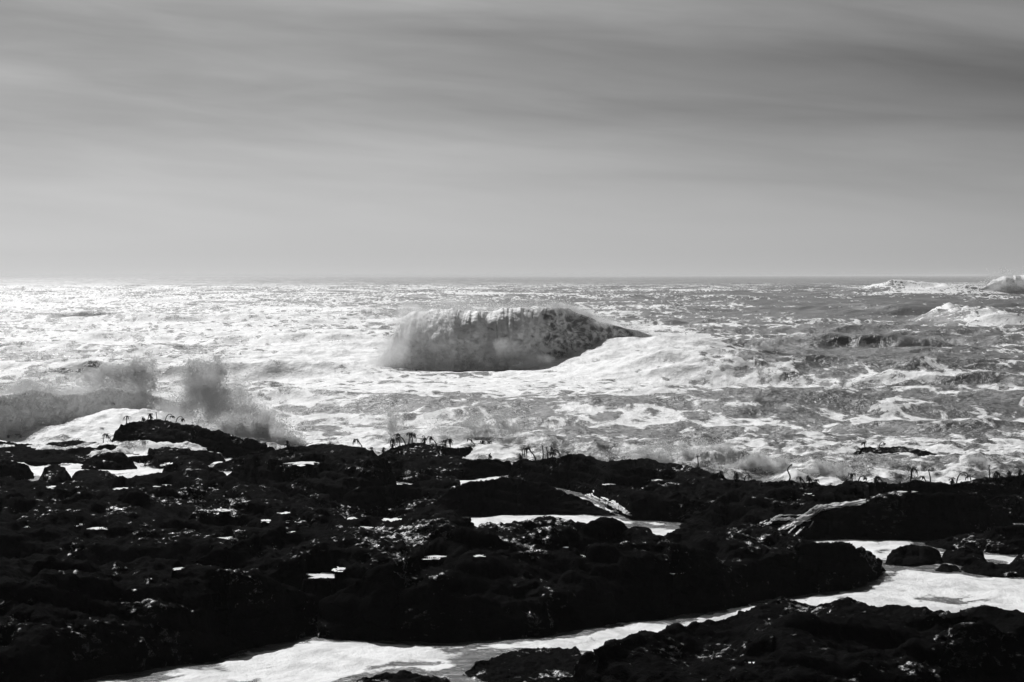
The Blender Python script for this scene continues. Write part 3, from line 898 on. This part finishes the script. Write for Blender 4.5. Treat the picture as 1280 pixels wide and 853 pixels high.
def wave(ctrl, ns, nt, lump, streak, seed, back_len=3.2, pers=None):
    """ctrl rows: px, base row, crest row, curl 0..1, face foam."""
    c = np.array(ctrl, float)
    px = np.linspace(c[0, 0], c[-1, 0], ns)
    base = np.interp(px, c[:, 0], c[:, 1]); crest = np.interp(px, c[:, 0], c[:, 2])
    curl = np.interp(px, c[:, 0], c[:, 3]); ff = np.interp(px, c[:, 0], c[:, 4])
    for _ in range(3):
        base = np.convolve(np.pad(base, 6, 'edge'), np.ones(13) / 13, 'valid')
        crest = np.convolve(np.pad(crest, 3, 'edge'), np.ones(7) / 7, 'valid')
    Yb = gy(base)
    H = np.maximum(CAM_H - (crest - HY) * (Yb + 2) / FOC, .05)
    xw = gx(px, Yb); hs = np.clip(H / 4.5, .2, 1.4)
    H = H * (1 + .10 * (fbm2(xw / (2.6 * hs.max()) + seed * 3, xw * 0 + seed, 3) - .5) * 2)
    fold = (fbm2(xw / (2.3 * hs.max()) + seed * 5, xw * 0 + seed + 4, 4, .55) - .5) * 2
    Yb = Yb + .8 * hs * fold * curl                     # the curtain hangs in folds
    throw = 1 + .38 * (fbm2(xw / (1.7 * hs.max()) + seed * 9, xw * 0 + seed + 8, 3) - .5) * 2
    t = np.linspace(0, 1, nt)
    V = np.zeros((nt, ns, 3)); Fm = np.zeros((nt, ns))
    for j in range(ns):
        h = H[j]
        b = [(h * back_len, -.5), (h * back_len * .5, .42 * h), (h * back_len * .2, .82 * h), (.12 * h, .98 * h)]
        un = [(0, h), (-.10 * h, .9 * h), (-.26 * h, .66 * h), (-.46 * h, .38 * h), (-.8 * h, .12 * h), (-1.15 * h, -.25)]
        k = throw[j]
        cu = [(-.28 * h * k, .995 * h), (-.74 * h * k, .87 * h), (-1.04 * h * (.4 + .6 * k), .61 * h), (-1.13 * h * (.7 + .3 * k), .34 * h), (-1.15 * h, .12 * h), (-1.16 * h, -.25)]
        f = [tuple((1 - curl[j]) * np.array(a) + curl[j] * np.array(d)) for a, d in zip(un, cu)]
        q = catmull(b + f, t)
        V[:, j, 1] = Yb[j] + 1.1 * h + q[:, 0]; V[:, j, 2] = q[:, 1]
        V[:, j, 0] = gx(px[j], Yb[j])
    du = np.gradient(V, axis=1); dv = np.gradient(V, axis=0)
    n = np.cross(du, dv); n /= np.linalg.norm(n, axis=-1, keepdims=True) + 1e-9
    if n[nt // 2, ns // 2, 1] > 0: n = -n
    x, y, z = V[..., 0], V[..., 1], V[..., 2]
    T = t[:, None] * np.ones((1, ns)); C = curl[None, :] * np.ones((nt, 1))
    hh = H[None, :]
    # falling streaks run down the face, bending with the throw
    sx = x + .9 * (T - .5) * 1.5
    wp = (fbm2(x / 3.1 + seed, T * 2.2, 3) - .5) * 1.4
    st = ridge3((sx + wp) / 1.9 + seed, T * .55, T * 0 + seed, 4, .55) - .6
    st2 = fbm3((sx + wp) / .42 + seed, T * 1.6, T * 0 + 4, 4, .6) - .5
    lowz = 1 - sstep(.1, .75, z / np.maximum(hh, .1))
    lp = fbm3(x / 1.5 + seed, y / 1.3, z / 1.2, 5, .55) - .5
    env = sstep(.12, .4, T) * (1 - sstep(.95, 1, T) * .4)
    d = env * (streak * sstep(.38, .52, T) * (st * 1.0 + st2 * .6) * C * sstep(.05, .5, 1 - lowz * .7) + lump * lp * (.30 + 1.5 * lowz) * (.35 + .65 * C))
    d = d * np.clip(hh / 3, .15, 1.3)
    V = V + n * d[..., None]
    Fm = .55 + (ff - .55)[None, :] * sstep(.25, .5, T) + (.7 * st + .5 * st2) * C * (1 - lowz) + .25 * lowz
    return V, Fm, dict(px=px, Yb=Yb, H=H, curl=curl)


def wave_points(V, n, tmin, tmax, smin, smax, spread, push=(0, 0, 0)):
    nt, ns, _ = V.shape
    i = (RNG.uniform(tmin, tmax, n) * (nt - 1)).astype(int); j = (RNG.uniform(smin, smax, n) * (ns - 1)).astype(int)
    P = V[i, j] + RNG.normal(size=(n, 3)) * np.array(spread) + np.abs(RNG.normal(size=(n, 1))) * np.array(push)
    f = fbm3(P[:, 0] / .9, P[:, 1] / .9, P[:, 2] / .9, 3, .6)
    return P[RNG.random(n) < np.clip((f - .35) * 4, .05, 1)]


def build_waves():
    # the big breaker
    ctrl = [(470, 455, 452, .9, 1.1), (482, 457, 436, 1, 1.1), (496, 457, 410, 1, 1.1), (510, 458, 395, 1, 1.1), (530, 459, 388, 1, 1.05), (560, 460, 387, 1, .9), (590, 460, 388, 1, .85),
            (620, 459, 390, 1, .95), (645, 459, 390, .95, 1.0), (665, 458, 390, .75, .9), (690, 457, 388, .35, .45), (712, 455.5, 386, .15, .3), (735, 454, 396, 0, .25),
            (755, 452.5, 404, 0, .3), (775, 451, 409, 0, .4), (800, 450, 415, 0, .7), (830, 449, 426, 0, .9)]
    V, Fm, inf = wave(ctrl, 420, 230, 1.1, .8, 3)
    e = bpy.data.objects.new('breaking_wave', None); COL.objects.link(e)
    c0 = Vector((gx(620, 250), 250, 0)); e.location = c0
    tag(e, 'big curling wave breaking alone out in the middle of the sea', 'wave', 'breaking waves')
    sh = np.array(c0)
    add('curling_face', raw_mesh('curling_face', (V - sh).reshape(-1, 3), grid_faces(V.shape[0], V.shape[1]), 4, M_WAVE, True, {'foam': Fm.reshape(-1)}), e)
    P = [wave_points(V, 30000, .45, 1, 0, .30, (.22, .25, .25)),            # misty left end
         wave_points(V, 32000, .86, 1, .0, .80, (.25, .35, .30)),           # churned foot
         wave_points(V, 14000, .30, .46, .02, .75, (.3, .6, .12), (-.25, 1.4, .30)),   # spindrift off the lip
         wave_points(V, 15000, .34, .42, .62, .82, (.3, .4, .18), (-.2, .6, .30)),
         wave_points(V, 7000, .34, .48, .66, .97, (.3, .4, .15), (-.2, .4, .25)),
         wave_points(V, 9000, .6, 1, .84, 1, (.3, .4, .15))]
    P = np.concatenate(P); P = P[P[:, 2] > -.1]
    r = .022 * (.5 + RNG.exponential(.45, len(P)))
    droplets('spray', (P - sh).astype(np.float32), np.minimum(r, .09).astype(np.float32), e)

    L = lobes_px([(492, 440, 34, 30, 1.2), (508, 410, 24, 36, 1), (524, 398, 26, 22, .9), (470, 452, 22, 14, 1), (545, 452, 50, 14, .8), (610, 452, 50, 14, .8), (660, 451, 40, 11, .7), (570, 432, 44, 26, .8, -1.5), (622, 436, 38, 20, .8, -1.5)], 250, 2.6)
    mist(e, tuple(c0), L, .40, .45, .5)
    L = lobes_px([(535, 386, 50, 12, 1.2), (590, 386, 60, 9, 1), (650, 388, 60, 9, 1), (715, 388, 34, 10, 1), (560, 378, 70, 9, 1.4, 3), (756, 402, 30, 10, 1)], 259, 3.0)
    mist(e, tuple(c0), L, .10, .35, .5)

    # white water front on the left
    ctrl = [(-60, 552, 500, 1, 1.0), (-10, 548, 492, 1, 1.0), (30, 543, 487, 1, 1), (65, 537, 494, 1, 1), (100, 530, 492, 1, 1), (130, 524, 486, 1, .9), (165, 518, 488, 1, .8), (190, 515, 494, .8, .7), (215, 512, 500, .6, .6), (240, 510, 505, .5, .6)]
    V, Fm, inf = wave(ctrl, 300, 120, 1.9, .3, 9, 3.5)
    e = bpy.data.objects.new('breaking_wave', None); COL.objects.link(e)
    c0 = Vector((gx(80, 165), 165, 0)); e.location = c0; sh = np.array(c0)
    tag(e, 'broken white wave rolling in from the left edge, spray jumping from its end', 'wave', 'breaking waves')
    add('curling_face', raw_mesh('curling_face', (V - sh).reshape(-1, 3), grid_faces(V.shape[0], V.shape[1]), 4, M_WAVE, True, {'foam': Fm.reshape(-1)}), e)
    P = np.concatenate([wave_points(V, 80000, .34, 1, 0, .86, (.28, .4, .28)), wave_points(V, 25000, .3, .5, 0, .8, (.2, .4, .25), (0, .2, .35))])
    P = P[P[:, 2] > -.1]
    P2, r2 = burst(150, 506, [(150, 480, 46, 26, 1.0), (122, 478, 30, 24, .5), (176, 470, 24, 26, .5), (150, 464, 36, 16, .2), (138, 462, 14, 16, .08), (170, 458, 14, 16, .08), (50, 500, 36, 16, .5), (35, 488, 30, 14, .3)], 90000, .019, 168, 1.4)
    P3, r3 = burst(30, 530, [(45, 505, 40, 22, .8), (20, 520, 40, 30, .8)], 40000, .015, 152, 1.0)
    r = .016 * (.5 + RNG.exponential(.45, len(P)))
    P = np.concatenate([P, P2, P3]); r = np.concatenate([r, r2, r3])
    L = lobes_px([(150, 484, 46, 24), (122, 482, 26, 22), (176, 474, 20, 24), (146, 468, 20, 14), (110, 494, 34, 14)], 168, 1.7)
    mist(e, tuple(c0), L, .8, 1.0, .22)
    L = lobes_px([(45, 500, 36, 18), (30, 492, 26, 14), (65, 508, 40, 16), (10, 520, 44, 24), (40, 525, 40, 16)], 154, 1.5)
    mist(e, tuple(c0), L, .8, 1.0, .22)
    droplets('spray', (P - sh).astype(np.float32), np.minimum(r, .08).astype(np.float32), e)

    # far set wave at the right edge
    ctrl = [(1225, 371, 364, 0, 1.2), (1236, 371, 357, .4, 1.1), (1246, 371, 351, .9, .9), (1258, 371, 348, 1, .8), (1275, 371, 345, 1, .9), (1300, 371, 344, 1, 1), (1360, 371, 348, 1, 1), (1420, 371, 366, 1, 1)]
    V, Fm, inf = wave(ctrl, 200, 110, 1.5, .35, 5)
    e = bpy.data.objects.new('breaking_wave', None); COL.objects.link(e)
    c0 = Vector((gx(1290, 1090), 1090, 0)); e.location = c0; sh = np.array(c0)
    tag(e, 'distant wave curling on the horizon at the right edge', 'wave', 'breaking waves')
    add('curling_face', raw_mesh('curling_face', (V - sh).reshape(-1, 3), grid_faces(V.shape[0], V.shape[1]), 4, M_WAVE, True, {'foam': Fm.reshape(-1)}), e)
    L = lobes_px([(1246, 360, 12, 10), (1258, 356, 16, 11), (1276, 354, 18, 11), (1300, 354, 26, 12), (1340, 357, 34, 12), (1240, 367, 16, 6)], 1084, 6)
    mist(e, tuple(c0), L, .10, .12, 1.0)
    P = np.concatenate([wave_points(V, 15000, .3, .5, .03, 1, (1, 1.5, .7), (-.5, 2, 1.2)), wave_points(V, 15000, .7, 1, .05, 1, (1, 1.5, 1))])
    r = .10 * (.5 + RNG.exponential(.45, len(P)))
    droplets('spray', (P - sh).astype(np.float32), r.astype(np.float32), e)


def spray(label, bursts, L, Y, depth, sigma, ns, voxel, extra=()):
    e = bpy.data.objects.new('sea_spray', None); COL.objects.link(e); e.empty_display_size = .3
    lob = lobes_px(L, Y, depth)
    org = (lob[0][0], lob[0][1], 0.0); e.location = org
    tag(e, label, 'spray', 'bursts of sea spray')
    P = np.concatenate([b[0] for b in bursts]); r = np.concatenate([b[1] for b in bursts])
    droplets('droplets', (P - np.array(org)).astype(np.float32), r, e)
    mist(e, org, lob, sigma, ns, voxel)
    if extra: mist(e, org, list(extra), sigma, ns, voxel)


def build_sprays():
    spray('tall burst of spray bursting behind the square-topped rock block',
          [burst(270, 556, [(272, 512, 56, 40, 1.5), (250, 490, 36, 32, 1.0), (258, 468, 34, 24, .5), (224, 508, 34, 22, .4), (300, 520, 50, 28, .9), (246, 464, 24, 16, .15), (238, 462, 12, 18, .06), (262, 460, 14, 18, .06), (330, 536, 44, 24, .6)], 120000, .017, 140, 1.7),
           burst(310, 560, [(305, 534, 50, 26, 1.0), (335, 548, 42, 18, .8), (352, 556, 30, 12, .4)], 60000, .015, 131, .8)],
          [(258, 500, 40, 36), (246, 484, 28, 28), (262, 476, 22, 20), (282, 508, 46, 32), (226, 518, 30, 16), (304, 522, 46, 28), (324, 534, 36, 22)], 139, 1.6, .85, 1.1, .18,
          lobes_px([(300, 534, 48, 24), (326, 545, 40, 18), (348, 554, 26, 12)], 131.5, 1.0))
    spray('thin veil of splashes behind the central sea palm thicket',
          [burst(540, 566, [(500, 550, 30, 18, .6), (560, 552, 40, 14, .6), (610, 545, 46, 22, .8), (630, 528, 30, 20, .4), (580, 530, 60, 18, .4), (490, 535, 16, 24, .3)], 60000, .012, 131, 1.0)],
          [(500, 548, 26, 16), (492, 538, 14, 18), (560, 552, 40, 12), (606, 548, 46, 16), (630, 540, 28, 18), (660, 553, 40, 10)], 131, 1.0, .55, 1.2, .2)
    spray('low splash along the crest of the wide ridge right of centre',
          [burst(840, 590, [(810, 570, 40, 14, .6), (860, 566, 36, 20, .8), (900, 565, 30, 14, .4), (840, 580, 60, 12, .6)], 40000, .012, 118, 1.0)],
          [(800, 572, 24, 14), (830, 574, 34, 12), (862, 568, 28, 16), (893, 566, 26, 12), (900, 578, 34, 14)], 118, 1.0, .9, 1.3, .18)
    spray('billowing clump of surf left of the wavy stalk',
          [burst(950, 604, [(945, 580, 26, 16, 1.0), (970, 584, 22, 14, .7), (925, 592, 40, 12, .6)], 30000, .012, 114, .9)],
          [(944, 577, 18, 14), (962, 582, 18, 14), (930, 582, 14, 12), (950, 592, 40, 10), (972, 592, 22, 10)], 114, .8, 2.2, 1.6, .14)
    spray('rounded splash between the small trio and the round-headed sea palm',
          [burst(1035, 606, [(1035, 592, 30, 16, 1.0), (1050, 600, 40, 10, .4), (1000, 600, 30, 10, .4)], 25000, .012, 112, .9)],
          [(1035, 592, 24, 14), (1050, 598, 26, 10), (1015, 600, 22, 8)], 112, .8, 1.6, 1.5, .14)
    spray('small puff of spray out in the surf near the right edge',
          [burst(1225, 588, [(1222, 580, 16, 9, 1.0)], 8000, .012, 116, .8)],
          [(1222, 579, 14, 9), (1234, 583, 12, 6)], 116, .6, 1.6, 1.6, .12)


# ------------------------------------------------------------------ cascades running over the rocks
def cascade(pts, width, bvhs, seed):
    for k in range(11):
        dx, dy = random.uniform(-8, 8), random.uniform(-3, 3)
        i0 = random.randint(0, 1); i1 = len(pts) - random.randint(0, 1)
        strand([(x + dx + random.uniform(-4, 4), y + dy + random.uniform(-1.5, 1.5)) for x, y in pts[i0:i1]], width * random.uniform(.08, .24), bvhs, seed * 9 + k)


def strand(pts, width, bvhs, seed):
    path = []
    for px, py in pts:
        h = cast(bvhs, px, py)
        p = h[0] if h else Vector((gx(px, gy(py)), gy(py), 0))
        path.append((p.x, p.y - .05, p.z + .02))
    path = np.array(path); n = 60
    q = catmull(path, np.linspace(0, 1, n))
    tg = np.gradient(q, axis=0); tg /= np.linalg.norm(tg, axis=1, keepdims=True)
    side = np.cross(tg, np.array([0, -.55, .83])); side /= np.linalg.norm(side, axis=1, keepdims=True)
    nrm = np.cross(side, tg); nrm *= np.sign(nrm[:, 2:3] + 1e-6)
    m = 15; a = np.linspace(0, 6.28318, m)
    w = width * (.55 + .9 * fbm2(np.linspace(0, 8, n) + seed, np.full(n, seed * 1.7), 3))
    V = q[:, None, :] + side[:, None, :] * (np.cos(a)[None, :, None] * w[:, None, None]) + nrm[:, None, :] * (np.sin(a)[None, :, None] * w[:, None, None] * .35)
    x, y, z = V[..., 0], V[..., 1], V[..., 2]
    V = V + nrm[:, None, :] * ((fbm3(x / .16, y / .16, z / .16, 3) - .5) * .12)[..., None]
    me = raw_mesh('cascade', V.reshape(-1, 3), grid_faces(n, m), 4, M_POOL, True, {'foam': np.full(n * m, .62)})
    add('cascade', me, kind='structure')


# ------------------------------------------------------------------ world and sun
SUN_EL, SUN_AZ = 40.0, -16.0


def build_light():
    w = bpy.data.worlds.new('World'); SC.world = w; w.use_nodes = True
    nt = w.node_tree; nt.nodes.clear(); lk = nt.links.new
    out = N(nt, 'ShaderNodeOutputWorld'); bg = N(nt, 'ShaderNodeBackground'); bg.inputs['Strength'].default_value = .10
    sky = N(nt, 'ShaderNodeTexSky'); sky.sky_type = 'NISHITA'; sky.sun_disc = False
    sky.sun_elevation = R(SUN_EL); sky.sun_rotation = R(SUN_AZ); sky.dust_density = 3.0
    bw = N(nt, 'ShaderNodeRGBToBW'); lk(sky.outputs[0], bw.inputs[0])
    tc = N(nt, 'ShaderNodeTexCoord'); sp = N(nt, 'ShaderNodeSeparateXYZ'); lk(tc.outputs['Generated'], sp.inputs[0])
    # bands of cloud: long streaks, slightly tilted down to the right
    el = sp.outputs['Z']
    tilt = math_node(nt, 'ADD', el, math_node(nt, 'MULTIPLY', sp.outputs['X'], .09))
    cv = N(nt, 'ShaderNodeCombineXYZ')
    lk(math_node(nt, 'MULTIPLY', sp.outputs['X'], 5.0), cv.inputs[0]); lk(math_node(nt, 'MULTIPLY', tilt, 42.0), cv.inputs[1])
    lk(math_node(nt, 'MULTIPLY', sp.outputs['Y'], 3.0), cv.inputs[2])
    n1 = N(nt, 'ShaderNodeTexNoise'); n1.inputs['Scale'].default_value = 1.0; n1.inputs['Detail'].default_value = 7; n1.inputs['Roughness'].default_value = .5
    n1.inputs['Distortion'].default_value = .4
    lk(cv.outputs[0], n1.inputs['Vector'])
    # cloud cover thickens with height above the clear strip along the horizon
    cr = N(nt, 'ShaderNodeValToRGB')
    E = cr.color_ramp.elements
    stops = [(0, 1.56), (.006, 1.20), (.012, 1.03), (.022, .80), (.035, .56), (.055, .37), (.075, .34), (.10, .33), (.3, .32), (1, .32)]
    E[0].position, E[0].color = stops[0][0], (stops[0][1],) * 3 + (1,)
    E[1].position, E[1].color = stops[-1][0], (stops[-1][1],) * 3 + (1,)
    for p_, v_ in stops[1:-1]:
        x_ = E.new(p_); x_.color = (v_,) * 3 + (1,)
    lk(el, cr.inputs[0])
    cover = N(nt, 'ShaderNodeMapRange'); cover.inputs['From Min'].default_value = .008; cover.inputs['From Max'].default_value = .055
    lk(el, cover.inputs['Value'])
    nn = math_node(nt, 'MULTIPLY', math_node(nt, 'SUBTRACT', n1.outputs['Fac'], .5), .95)
    amp = math_node(nt, 'ADD', 1.0, math_node(nt, 'MULTIPLY', nn, cover.outputs[0]))
    # one long darker bank of cloud sloping down to the right
    t2 = math_node(nt, 'ADD', el, math_node(nt, 'MULTIPLY', sp.outputs['X'], .0625))
    q = math_node(nt, 'DIVIDE', math_node(nt, 'SUBTRACT', math_node(nt, 'ADD', t2, math_node(nt, 'MULTIPLY', math_node(nt, 'SUBTRACT', n1.outputs['Fac'], .5), .02)), .079), .0115)
    n2 = N(nt, 'ShaderNodeTexNoise'); n2.inputs['Scale'].default_value = 2.6; n2.inputs['Detail'].default_value = 6; n2.inputs['Roughness'].default_value = .55
    n2.inputs['Distortion'].default_value = .6; lk(cv.outputs[0], n2.inputs['Vector'])
    fine = math_node(nt, 'MULTIPLY', math_node(nt, 'SUBTRACT', n2.outputs['Fac'], .5), math_node(nt, 'MULTIPLY', cover.outputs[0], .34))
    amp = math_node(nt, 'ADD', amp, fine)
    bank = math_node(nt, 'SUBTRACT', 1.0, math_node(nt, 'MULTIPLY', math_node(nt, 'EXPONENT', math_node(nt, 'MULTIPLY', math_node(nt, 'MULTIPLY', q, q), -1.0)), .22))
    amp = math_node(nt, 'MULTIPLY', amp, bank)
    side = math_node(nt, 'SUBTRACT', 1.0, math_node(nt, 'MULTIPLY', sp.outputs['X'], math_node(nt, 'MULTIPLY', cover.outputs[0], 1.3)))
    side = math_node(nt, 'MINIMUM', math_node(nt, 'MAXIMUM', side, .68), 1.02)
    grey = math_node(nt, 'MULTIPLY', math_node(nt, 'MULTIPLY', cr.outputs[0], amp), side)
    lum = math_node(nt, 'MULTIPLY', bw.outputs[0], grey)
    cc = N(nt, 'ShaderNodeCombineXYZ')
    for i in range(3): lk(lum, cc.inputs[i])
    lk(cc.outputs[0], bg.inputs['Color']); lk(bg.outputs[0], out.inputs['Surface'])

    l = bpy.data.lights.new('sun', 'SUN'); l.energy = 4.0; l.angle = R(.5); l.color = (1, 1, 1)
    o = bpy.data.objects.new('sun', l); COL.objects.link(o)
    s = Vector((math.sin(R(SUN_AZ)) * math.cos(R(SUN_EL)), math.cos(R(SUN_AZ)) * math.cos(R(SUN_EL)), math.sin(R(SUN_EL))))
    o.rotation_euler = s.to_track_quat('Z', 'Y').to_euler(); o.location = s * 100


def build_camera():
    cd = bpy.data.cameras.new('camera'); o = bpy.data.objects.new('camera', cd); COL.objects.link(o)
    cd.lens = 100; cd.sensor_width = 36; cd.clip_start = .5; cd.clip_end = 100000
    pitch = math.atan((853 / 2 - HY) / FOC)
    o.location = (0, 0, CAM_H); o.rotation_euler = (R(90) - pitch, 0, 0)
    o.rotation_mode = 'XYZ'
    o.rotation_euler = (R(90) - pitch, R(0.10), 0)
    SC.camera = o


def build_haze(d):
    x0, x1, y0, y1, z0, z1 = -70000, 70000, -60, 62000, -7, 11.5
    V = [(x, y, z) for z in (z0, z1) for y in (y0, y1) for x in (x0, x1)]
    F = [(0, 2, 3, 1), (4, 5, 7, 6), (0, 1, 5, 4), (2, 6, 7, 3), (0, 4, 6, 2), (1, 3, 7, 5)]
    m, nt, out = new_mat('sea_haze')
    v = N(nt, 'ShaderNodeVolumePrincipled'); v.inputs['Color'].default_value = (.95, .95, .95, 1)
    v.inputs['Density'].default_value = d; v.inputs['Anisotropy'].default_value = .1
    nt.links.new(v.outputs[0], out.inputs['Volume'])
    add('haze', raw_mesh('haze', V, F, 4, m, False), kind='stuff')


HAZE = .00008
if HAZE: build_haze(HAZE)
build_camera(); build_light(); build_rocks(); rock_edges(); build_sea(); build_waves(); build_sprays()
BV, _ = build_pools()
place_pools(BV)
BV, _ = build_pools()
for a in PALMS: sea_palm(*a, BV)
cascade([(1076, 631), (1050, 634), (1028, 637), (1012, 646), (995, 655), (972, 664)], .22, BV, 1)
cascade([(1010, 650), (985, 649), (968, 651), (958, 658)], .10, BV, 2)
cascade([(1012, 655), (1002, 662), (992, 670)], .10, BV, 3)
cascade([(735, 618), (750, 626), (762, 632), (775, 640), (785, 646)], .22, BV, 4)

vs = SC.view_settings
SC.display_settings.display_device = 'sRGB'
vs.view_transform = 'Standard'; vs.look = 'None'; vs.exposure = 0; vs.gamma = 1; vs.use_curve_mapping = False
SC.cycles.volume_bounces = 6; SC.cycles.volume_step_rate = .35; SC.cycles.max_bounces = 12; SC.cycles.diffuse_bounces = 8; SC.cycles.glossy_bounces = 3
SC.cycles.caustics_reflective = False; SC.cycles.caustics_refractive = False
SC.cycles.sample_clamp_direct = 3.0; SC.cycles.sample_clamp_indirect = 2.0
SC.cycles.use_denoising = True
SC.cycles.denoiser = 'OPENIMAGEDENOISE'; SC.cycles.denoising_input_passes = 'RGB_ALBEDO_NORMAL'
